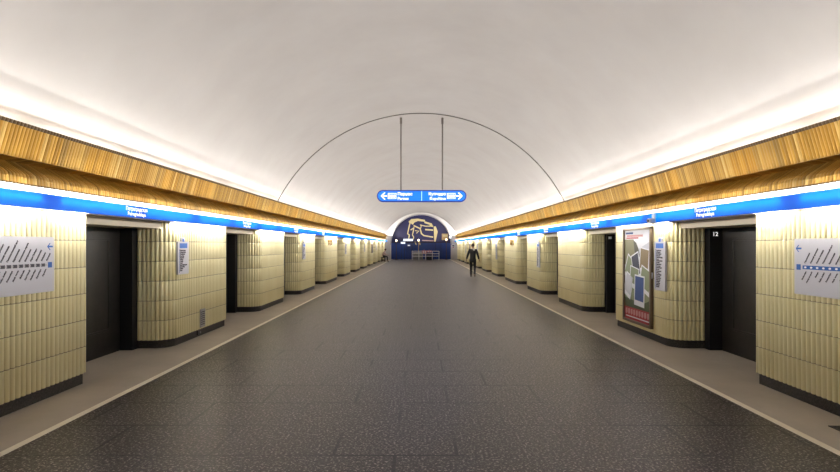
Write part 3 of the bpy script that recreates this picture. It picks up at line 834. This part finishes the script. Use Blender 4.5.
def head_bits(t, c, fwd, up=(0, 0, 1), hair_m=None, eyes=True):
    """hair, ears, eyes, nose, mouth around head centre c facing fwd"""
    c = Vector(c); f = Vector(fwd).normalized(); u = Vector(up); r = f.cross(u).normalized(); u = r.cross(f)
    Mx = Matrix((r, f, u)).transposed().to_4x4(); Mx.translation = c
    b = B(); q = bmesh.ops.create_uvsphere(b.bm, u_segments=20, v_segments=14, radius=1)
    for v in list(b.bm.verts):
        p = v.co.copy(); front = p.y > .35 and p.z < .55
        k_ = 1.0
        if p.y > .2 and p.z < .45: k_ = .80
        if p.z < -.55: k_ = .78
        v.co = Vector((p.x * .088 * k_, p.y * .108 * k_ - .006, p.z * .122 * k_ + .018))
    bmesh.ops.transform(b.bm, matrix=Mx, verts=b.bm.verts)
    b.obj('hair', hair_m or M['hair'], t, smooth=1.2)
    b = B()
    for sx_ in (-1, 1): b.ball(Mx @ Vector((sx_ * .034, .088, .0)), .011)
    b.obj('eye', M['paper'], t)

# walking person, seen from behind
dP = 27.5; xP = (472.8 - 421) * dP / 520
t = thing('person', 'Person in a black jacket and dark trousers walking away down the right of the hall', 'person', (xP, dP, 0))
t.rotation_euler = (0, 0, -.12)
def body_arms(k, chest, jr=0.0, skinbody=True):
    out = []
    for q in (-1, 1):
        sh = k.add((q * .175, -.01, 1.43), .062 + jr, chest)
        el = k.add((q * .262, -.05, 1.17), .046 + jr, sh)
        wr = k.add((q * .325, .03 + (.05 if q > 0 else -.03), .95), (.030 + jr * .9), el)
        out.append((q, wr))
    return out
k = Sk()
pe = k.add((0, 0, .95), (.135, .10)); ab = k.add((0, 0, 1.12), (.125, .095), pe); ch = k.add((0, -.005, 1.34), (.15, .105), ab)
nb = k.add((0, -.005, 1.49), .065, ch); ne = k.chain(nb, ((0, .005, 1.55), .052)); hd = k.chain(ne, ((0, .02, 1.62), (.070, .084)), ((0, .022, 1.68), (.074, .09)), ((0, .015, 1.725), (.055, .065)))
for q, wr in body_arms(k, ch):
    wp = k.v[wr][:3]; hand(k, wr, wp, (q * .25, .12, -1), (0, 1, 0), (-q * .3, 1, -.2))
LEG = {-1: ((-.095, 0, .88), (-.10, .16, .52), (-.10, .27, .10), (-.105, .40, .04)), 1: ((.095, 0, .88), (.10, .03, .50), (.105, -.17, .13), (.105, -.07, .035))}
for q in (-1, 1):
    h_, kn, an, to = LEG[q]
    k.chain(pe, (h_, .085), (kn, .055), (an, .038), (to, .036))
skin('body', k.v, k.e, M['skin'], t)
k = Sk(); pe = k.add((0, 0, .76), (.185, .15)); p1 = k.add((0, 0, .92), (.178, .145), pe); ab = k.add((0, 0, 1.12), (.158, .125), p1); ch = k.add((0, -.005, 1.34), (.175, .128), ab); k.chain(ch, ((0, -.005, 1.47), (.085, .08)))
body_arms(k, ch, .018); skin('jacket', k.v, k.e, M['jacket'], t)
k = Sk(); pe = k.add((0, 0, .93), (.145, .112))
for q in (-1, 1):
    h_, kn, an, to = LEG[q]; k.chain(pe, (h_, .10), (kn, .072), ((an[0], an[1], an[2] - .01), .056))
skin('trousers', k.v, k.e, M['trousers'], t)
for q in (-1, 1):
    h_, kn, an, to = LEG[q]; kk = Sk(); a = Vector(an); to_ = Vector(to); dr = (to_ - a); dr.z = 0; dr.normalize()
    r0 = kk.add(tuple(Vector((a.x, a.y, max(.05, a.z - .05))) - dr * .04), (.046, .045)); kk.chain(r0, (tuple(Vector((a.x, a.y, max(.042, a.z - .06))) + dr * .07), (.044, .036)), (tuple(Vector((a.x, a.y, max(.036, a.z - .085))) + dr * .17), (.038, .026)))
    skin('shoe', kk.v, kk.e, M['shoe'], t)
head_bits(t, (0, .018, 1.655), (0, 1, 0))
b = B().torus((0, -.005, 1.495), .072, .022, Matrix.Identity(3), 18, 8); b.obj('collar', M['scarf'], t, smooth=1)
b = B().ball((.070, -.09, 1.45), .050, (.8, .5, 1.1)); b.obj('hood_lining', M['scarf'], t, smooth=1)

# bench and the seated person at the far left
t = thing('bench', 'Dark wooden bench against the eleventh left pier', 'bench', (-3.86, 53.3, 0))
B().box(-.2, .2, -.75, .75, .40, .45, .01).obj('seat', M['bench'], t)
for y in (-.62, .62):
    for x in (-.15, .15): B().box(x - .03, x + .03, y - .03, y + .03, 0, .40, .004).obj('leg', M['bench'], t)
    B().box(-.15, .15, y - .02, y + .02, .10, .14).obj('stretcher', M['bench'], t)
t = thing('person', 'Seated person in a pale pink top leaning forward on the far left bench', 'person', (-3.86, 53.1, 0))
# local: faces +x (the hall)
k = Sk(); pe = k.add((-.02, 0, .58), (.12, .15)); ab = k.add((.02, 0, .74), (.115, .14), pe); ch = k.add((.10, 0, .93), (.12, .15), ab)
nb = k.add((.16, 0, 1.06), .06, ch); hd = k.chain(nb, ((.19, 0, 1.11), .052), ((.23, 0, 1.18), (.084, .07)), ((.235, 0, 1.235), (.088, .074)), ((.225, 0, 1.28), (.062, .052)))
def arms2(k, ch, jr):
    o_ = []
    for q in (-1, 1):
        sh = k.add((.10, q * .175, 1.00), .058 + jr, ch); el = k.add((.24, q * .23, .76), .045 + jr, sh); wr = k.add((.42, q * .12, .66), .030 + jr, el); o_.append((q, wr))
    return o_
for q, wr in arms2(k, ch, 0): hand(k, wr, k.v[wr][:3], (1, -q * .3, -.25), (0, q, 0), (.2, -q, .3))
def legs2(k, pe, jr, toe):
    for q in (-1, 1):
        L = [((.06, q * .09, .54), .085 + jr), ((.42, q * .11, .52), .058 + jr), ((.44, q * .11, .10), .040 + jr)]
        if toe: L.append(((.56, q * .11, .04), .034))
        k.chain(pe, *L)
legs2(k, pe, 0, True); skin('body', k.v, k.e, M['skin'], t)
k = Sk(); pe = k.add((-.02, 0, .58), (.15, .17)); ab = k.add((.02, 0, .74), (.135, .16), pe); ch = k.add((.10, 0, .93), (.142, .17), ab); k.chain(ch, ((.15, 0, 1.03), .08)); arms2(k, ch, .016); skin('top', k.v, k.e, M['cream_top'], t)
k = Sk(); pe = k.add((-.02, 0, .55), (.14, .16)); legs2(k, pe, .018, False); skin('trousers', k.v, k.e, M['trousers'], t)
for q in (-1, 1):
    kk = Sk(); r0 = kk.add((.41, q * .11, .05), .046); kk.chain(r0, ((.50, q * .11, .045), .042), ((.60, q * .11, .036), .03)); skin('shoe', kk.v, kk.e, M['shoe'], t)
head_bits(t, (.235, 0, 1.205), (1, 0, -.35))

# ------------------------------------------------------------------ world, camera, colour
w = bpy.data.worlds.new('World'); S.world = w; w.use_nodes = True
w.node_tree.nodes['Background'].inputs[0].default_value = (.02, .02, .02, 1)
cam = bpy.data.cameras.new('camera'); co = bpy.data.objects.new('camera', cam); COL.objects.link(co)
co.location = (0, 0, 1.7); co.rotation_euler = (PI / 2, 0, 0)
cam.sensor_width = 36; cam.lens = 520 / 840 * 36; cam.shift_x = -1 / 840; cam.shift_y = 9 / 840; cam.clip_end = 200
S.camera = co
S.view_settings.view_transform = 'Standard'; S.view_settings.look = 'None'
S.view_settings.exposure = 0.36; S.view_settings.gamma = 1.0; S.view_settings.use_curve_mapping = False
S.cycles.use_denoising = True
S.cycles.max_bounces = 10; S.cycles.diffuse_bounces = 6
S.cycles.sample_clamp_indirect = 8
